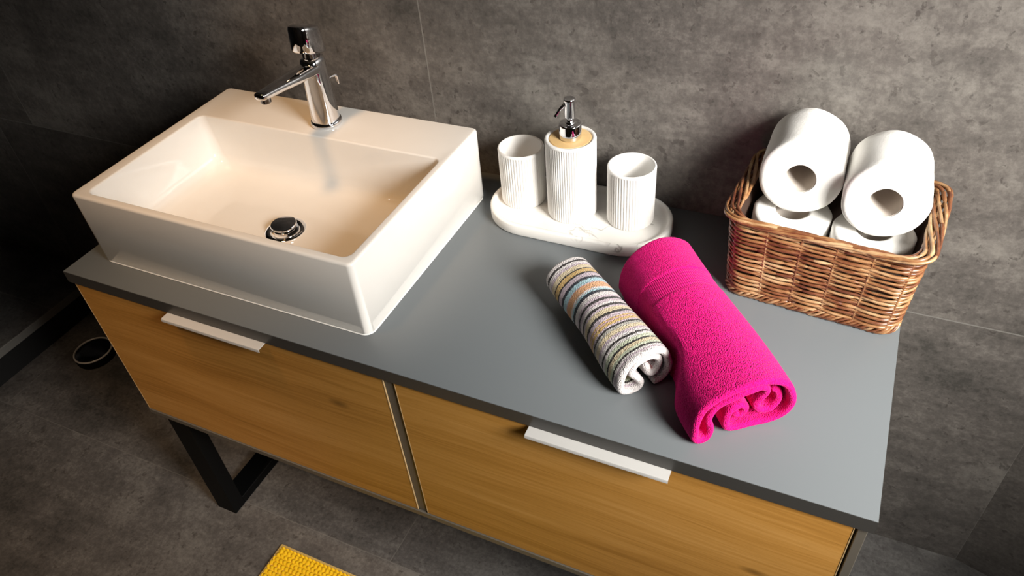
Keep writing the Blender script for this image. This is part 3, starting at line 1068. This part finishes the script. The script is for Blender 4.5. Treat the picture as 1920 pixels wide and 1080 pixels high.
# ------------------------------------------------------------------ rolled towels
def rolled_towel(name, near, far, L_, th, mat, loc, rotz, label, recess, ns=460, nt_=150, fuzz=0.0004, band=None, end_round=0.0, seed=1, bulge=0.0):
    """a thick cloth rolled up round the local Y axis; near/far: sheet centre line in (x, z), outer edge first"""
    rs = np.random.RandomState(seed)
    A_, La = resample(catmull(near, 16), ns)
    B_, Lb = resample(catmull(far, 16), ns)
    ts = np.linspace(0, 1, nt_)
    # end clustering so the rounded borders resolve
    tt = np.concatenate([np.linspace(0, 0.02, 8)[:-1], np.linspace(0.02, 0.98, nt_ - 14), np.linspace(0.98, 1, 8)[1:]])
    nt2 = len(tt)
    s = np.linspace(0, 1, ns)
    sl_ = s * La
    f = (tt ** 1.0)[None, :, None]
    f = f * f * (3 - 2 * f)
    Cn = A_[:, None, :] * (1 - f) + B_[:, None, :] * f          # (ns, nt2, 2)
    # gentle bellies and creases
    lowx = sum(rs.randn() * np.sin(2 * PI * (s[:, None] * rs.uniform(2, 6) + tt[None, :] * rs.uniform(0.4, 1.6) + rs.rand())) for _ in range(5)) * 0.00050
    Tn = np.gradient(Cn, axis=0)
    Tn /= np.linalg.norm(Tn, axis=2, keepdims=True) + 1e-9
    Nn = np.stack([Tn[..., 1], -Tn[..., 0]], 2)
    Cn = Cn + Nn * lowx[..., None]
    rec0 = np.interp(s, np.linspace(0, 1, len(recess)), recess)
    y = rec0[:, None] + (L_ - 2 * rec0[:, None] * 0.5 - rec0[:, None] * 0) * tt[None, :]
    y = y + (0.0012 * np.sin(s * 37 + 1)[:, None]) * (1 - tt)[None, :]
    # thickness profile, round at every border
    def edge(dist, r):
        q = np.clip(dist / r, 0, 1)
        return np.sqrt(np.clip(1 - (1 - q) ** 2, 0, 1))
    dt = np.minimum(tt, 1 - tt) * L_
    ds_ = np.minimum(s, 1 - s) * La
    prof = edge(dt, th * 0.55)[None, :] * edge(ds_, th * 0.55)[:, None]
    hth = th / 2 * prof
    if band is not None:
        yb = tt * L_
        w_ = 1 / (1 + np.exp(-(yb - band[0]) / 0.0006)) * 1 / (1 + np.exp((yb - band[1]) / 0.0006))
        hth = hth - (0.0011 * w_)[None, :] * (prof > 0.5)
        fz = (1 - 0.85 * w_)[None, :]
    else:
        fz = np.ones((1, nt2))
    out = []
    for sg in (1, -1):
        d = hth * sg
        off = d + sg * fuzz * fz * rs.randn(ns, nt2) * (prof > 0.3)
        Pxy = Cn + Nn * off[..., None]
        yy = y + fuzz * rs.randn(ns, nt2) * fz
        out.append(np.stack([Pxy[..., 0], yy, Pxy[..., 1]], 2))
    V_ = np.concatenate([out[0].reshape(-1, 3), out[1].reshape(-1, 3)])
    zmin = V_[:, 2].min()
    V_[:, 2] = np.maximum(V_[:, 2], 0.0002)
    UV = np.stack([np.repeat(sl_[:, None], nt2, 1), np.repeat((tt * L_)[None, :], ns, 0)], 2).reshape(-1, 2)
    UV = np.concatenate([UV, UV])
    idx = np.arange(ns * nt2).reshape(ns, nt2)
    a, b_, c_, d_ = idx[:-1, :-1].ravel(), idx[1:, :-1].ravel(), idx[1:, 1:].ravel(), idx[:-1, 1:].ravel()
    F1 = np.stack([a, d_, c_, b_], 1)
    o2 = ns * nt2
    F2 = np.stack([a, b_, c_, d_], 1) + o2
    per = np.concatenate([idx[:, 0], idx[-1, 1:], idx[::-1, -1][1:], idx[0, ::-1][1:-1]])
    p2 = np.roll(per, -1)
    F3 = np.stack([per, p2, p2 + o2, per + o2], 1)
    o = mesh_obj(name, V_, np.concatenate([F1, F2, F3]), mat, uv=UV)
    bm = bmesh.new()
    bm.from_mesh(o.data)
    bmesh.ops.recalc_face_normals(bm, faces=bm.faces[:])
    bm.to_mesh(o.data)
    bm.free()
    o.location = loc
    o.rotation_euler = (0, 0, rotz)
    return o


cm = 0.01
near_p = [(0.1, 2.9), (-0.2, 2.4), (0.4, 2.0), (0.9, 2.9), (0.3, 3.8), (-0.9, 3.6), (-1.4, 2.4), (-1.3, 1.1), (-0.3, 0.6), (1.5, 0.6), (3.6, 0.7), (5.3, 1.6), (6.1, 3.4), (5.7, 5.3), (4.6, 7.0), (2.4, 8.1), (0.0, 8.3), (-2.6, 7.5), (-4.7, 6.0), (-5.9, 3.9),
          (-6.1, 1.8), (-5.3, 0.6), (-4.1, 0.55), (-3.7, 1.7), (-4.1, 3.4), (-3.3, 5.0), (-1.6, 6.2), (0.4, 6.9), (2.2, 6.7), (2.9, 5.6), (2.4, 4.4), (2.0, 3.4), (2.7, 2.3), (4.0, 2.3), (4.8, 3.5), (4.5, 4.9), (3.7, 5.4)]
near_p = [(a * cm, b__ * cm) for a, b__ in near_p]
far_c = [(a * 0.84, b__ * 1.0 + 0.0002) for a, b__ in near_p]
rec_p = [0.012, 0.010, 0.007, 0.005, 0.002, 0.000, 0.000, 0.001, 0.000, 0.000, 0.003, 0.006, 0.004, 0.008, 0.010, 0.012]
pk = rolled_towel('rolled_towel', near_p, far_c, 0.272, 0.0092, M['pink'], (1.0480, 0.0583, ZT), math.radians(37.4), '', rec_p, ns=620, nt_=190, fuzz=0.0,
                  band=(0.170, 0.205), seed=3)
tag(pk, 'large rolled magenta bath towel lying on the vanity top beside the striped one', 'towel', 'rolled towels on the vanity top')

near_s = [(1.35, 0.55), (2.6, 0.75), (3.5, 1.9), (3.75, 3.3), (3.1, 4.9), (1.6, 5.9), (-0.3, 6.15), (-2.1, 5.5), (-3.3, 4.1), (-3.6, 2.5), (-3.2, 1.1), (-2.1, 0.5), (-0.9, 0.7), (-0.55, 1.5), (-1.1, 2.4), (-1.9, 3.4), (-1.3, 4.5), (0.1, 5.0), (1.5, 4.7), (2.4, 3.6), (2.4, 2.4), (1.6, 1.7), (0.7, 2.2), (0.5, 3.2), (0.2, 3.9)]
near_s = [(a * 0.90 * cm, b__ * cm) for a, b__ in near_s][::-1][::-1]
far_s = []
for k in range(40):
    q = k / 39
    th_ = -PI / 2 + 0.45 + q * 1.85 * 2 * PI
    R0 = (3.25 - 2.0 * q)
    far_s.append((R0 * 1.03 * math.cos(th_) * cm, (3.4 + R0 * 0.90 * math.sin(th_)) * cm))
rec_s = [0.0, 0.0, 0.0, 0.001, 0.002, 0.001, 0.002, 0.004, 0.004, 0.006]
st_ = rolled_towel('rolled_towel', near_s, far_s, L_STR, 0.0095, M['striped'], (0.9278, 0.0860, ZT), math.radians(49), '', rec_s, ns=420, nt_=170, fuzz=0.0, seed=5)
tag(st_, 'small rolled striped hand towel in cream, black, orange and blue leaning beside the magenta one', 'towel', 'rolled towels on the vanity top')

# the magenta towel is soft: its left flank gives way where the striped one leans on it
def press(soft, hard, L_h, margin=0.0006, c=0.050, left=-0.0665):
    me = soft.data
    n = len(me.vertices)
    P = np.empty(n * 3, dtype=np.float64)
    me.vertices.foreach_get('co', P)
    P = P.reshape(-1, 3)
    Hm = np.empty(len(hard.data.vertices) * 3)
    hard.data.vertices.foreach_get('co', Hm)
    Hm = Hm.reshape(-1, 3)
    def rot(o):
        a = o.rotation_euler.z
        return np.array([[math.cos(a), -math.sin(a)], [math.sin(a), math.cos(a)]])
    ls, lh = np.array(soft.location[:2]), np.array(hard.location[:2])
    A = rot(hard).T @ rot(soft)
    base = (rot(hard).T @ (ls - lh))
    # right-hand outline of the firm towel as a table over (Y, z)
    ny, nz = 44, 24
    yb = np.clip((Hm[:, 1] / L_h * ny).astype(int), 0, ny - 1)
    zb_ = np.clip((Hm[:, 2] / 0.075 * nz).astype(int), 0, nz - 1)
    T = np.full((ny, nz), -0.06)
    np.maximum.at(T, (yb, zb_), Hm[:, 0])
    for _ in range(1):
        Tp = np.pad(T, 1, mode='edge')
        T = np.maximum.reduce([Tp[1:-1, 1:-1], Tp[:-2, 1:-1] - 0.003, Tp[2:, 1:-1] - 0.003, Tp[1:-1, :-2] - 0.004, Tp[1:-1, 2:] - 0.004])
    for _ in range(2):
        Tp = np.pad(T, 1, mode='edge')
        T = np.maximum(T, (Tp[1:-1, 1:-1] * 2 + Tp[:-2, 1:-1] + Tp[2:, 1:-1] + Tp[1:-1, :-2] + Tp[1:-1, 2:]) / 6)
    x = P[:, 0].copy()
    for it in range(4):
        Xh = A[0, 0] * x + A[0, 1] * P[:, 1] + base[0]
        Yh = A[1, 0] * x + A[1, 1] * P[:, 1] + base[1]
        fy = np.clip(Yh / L_h * ny - 0.5, 0, ny - 1.001)
        fz = np.clip(P[:, 2] / 0.075 * nz - 0.5, 0, nz - 1.001)
        i, j = fy.astype(int), fz.astype(int)
        u, v = fy - i, fz - j
        hw = T[i, j] * (1 - u) * (1 - v) + T[i + 1, j] * u * (1 - v) + T[i, j + 1] * (1 - u) * v + T[i + 1, j + 1] * u * v
        ends = np.clip((Yh + 0.070) / 0.070, 0, 1) * np.clip((L_h + 0.050 - Yh) / 0.050, 0, 1)
        ends = ends * ends * (3 - 2 * ends)
        Xneed = hw + margin - (1 - ends) * 0.045
        xb = (Xneed - A[0, 1] * P[:, 1] - base[0]) / A[0, 0]
        lo = left
        xb = left + 0.5 * ((xb - left) + np.sqrt((xb - left) ** 2 + 0.010 ** 2))
        act = xb > left
        k = np.where(act & (P[:, 0] < xb + c), xb + (P[:, 0] - lo) / (xb + c - lo) * c, P[:, 0])
        x = k
    P[:, 0] = x
    me.vertices.foreach_set('co', P.ravel())
    me.update()


press(pk, st_, L_STR)

# ------------------------------------------------------------------ bath mat
mat_o = thing('bath_mat', 'yellow chenille bath mat lying on the dark floor in front of the vanity', 'bath mat', (0.2047, -0.002, 0.0))
MW, MD = 0.60, 0.40
nx_, ny_ = 300, 200
gx = np.linspace(0.0065, MW - 0.0065, nx_)
gy = np.linspace(-0.0065, -MD + 0.0065, ny_)
X_, Y_ = np.meshgrid(gx, gy, indexing='ij')
pitch = 0.0095
rowi = np.floor(Y_ / pitch)
bx_ = np.abs(np.sin(PI * (X_ / pitch + 0.5 * (rowi % 2) + 0.2 * np.sin(rowi * 2.3))))
by_ = np.abs(np.sin(PI * Y_ / pitch))
Z_ = 0.0055 + 0.0070 * (bx_ ** 0.6) * (by_ ** 0.6) + 0.0006 * np.random.randn(nx_, ny_)
V_ = np.stack([X_, Y_, Z_], 2).reshape(-1, 3)
idx = np.arange(nx_ * ny_).reshape(nx_, ny_)
F_ = np.stack([idx[:-1, :-1].ravel(), idx[:-1, 1:].ravel(), idx[1:, 1:].ravel(), idx[1:, :-1].ravel()], 1)
mesh_obj('pile', V_, F_[:, ::-1], M['yellow'], mat_o)
MB().box(0, MW, -MD, 0, 0.0002, 0.0062, 0.0020, 2).build('backing', M['yellow_edge'], mat_o)

# ------------------------------------------------------------------ round floor stand foot
ft = thing('round_floor_stand', 'low round black and chrome stand on the floor left of the vanity, by the step', 'stand', (-0.628, 0.262, 0.0))
MB().lathe([(0.0001, 0.0), (0.044, 0.0), (0.0485, 0.003), (0.0500, 0.008), (0.0500, 0.022), (0.0490, 0.0250)], 64, cap1=True).build('body', M['legmetal'], ft)
MB().lathe([(0.0495, 0.0245), (0.0504, 0.0255), (0.0500, 0.0275), (0.0480, 0.0285), (0.0465, 0.0278), (0.0460, 0.0255)], 64).build('rim', M['aluminium'], ft)
MB().lathe([(0.0462, 0.0260), (0.0430, 0.0280), (0.0260, 0.0300), (0.0001, 0.0305)], 64).build('cover', M['chrome_dark'], ft)

# ------------------------------------------------------------------ recessed ceiling spots (the lamps that give the warm light)
mt, nt, b = new_mat('lamp_glow')
b.inputs['Emission Color'].default_value = (1.0, 0.72, 0.4, 1)
b.inputs['Emission Strength'].default_value = 6.0
M['glow'] = mt
for i_, (x_, y_, lab) in enumerate(((0.15, -0.25, 'round recessed ceiling spotlight above the washbasin'), (0.10, -1.0, 'round recessed ceiling spotlight above the bath mat'))):
    t = thing('ceiling_spotlight', lab, 'ceiling light', (x_, y_, CH), group='recessed ceiling spotlights')
    MB().lathe([(0.030, -0.002), (0.043, -0.003), (0.045, 0.0)], 40).build('bezel', M['chrome'], t)
    MB().lathe([(0.0001, -0.001), (0.029, -0.001), (0.029, -0.0005)], 40).build('lens', M['glow'], t)
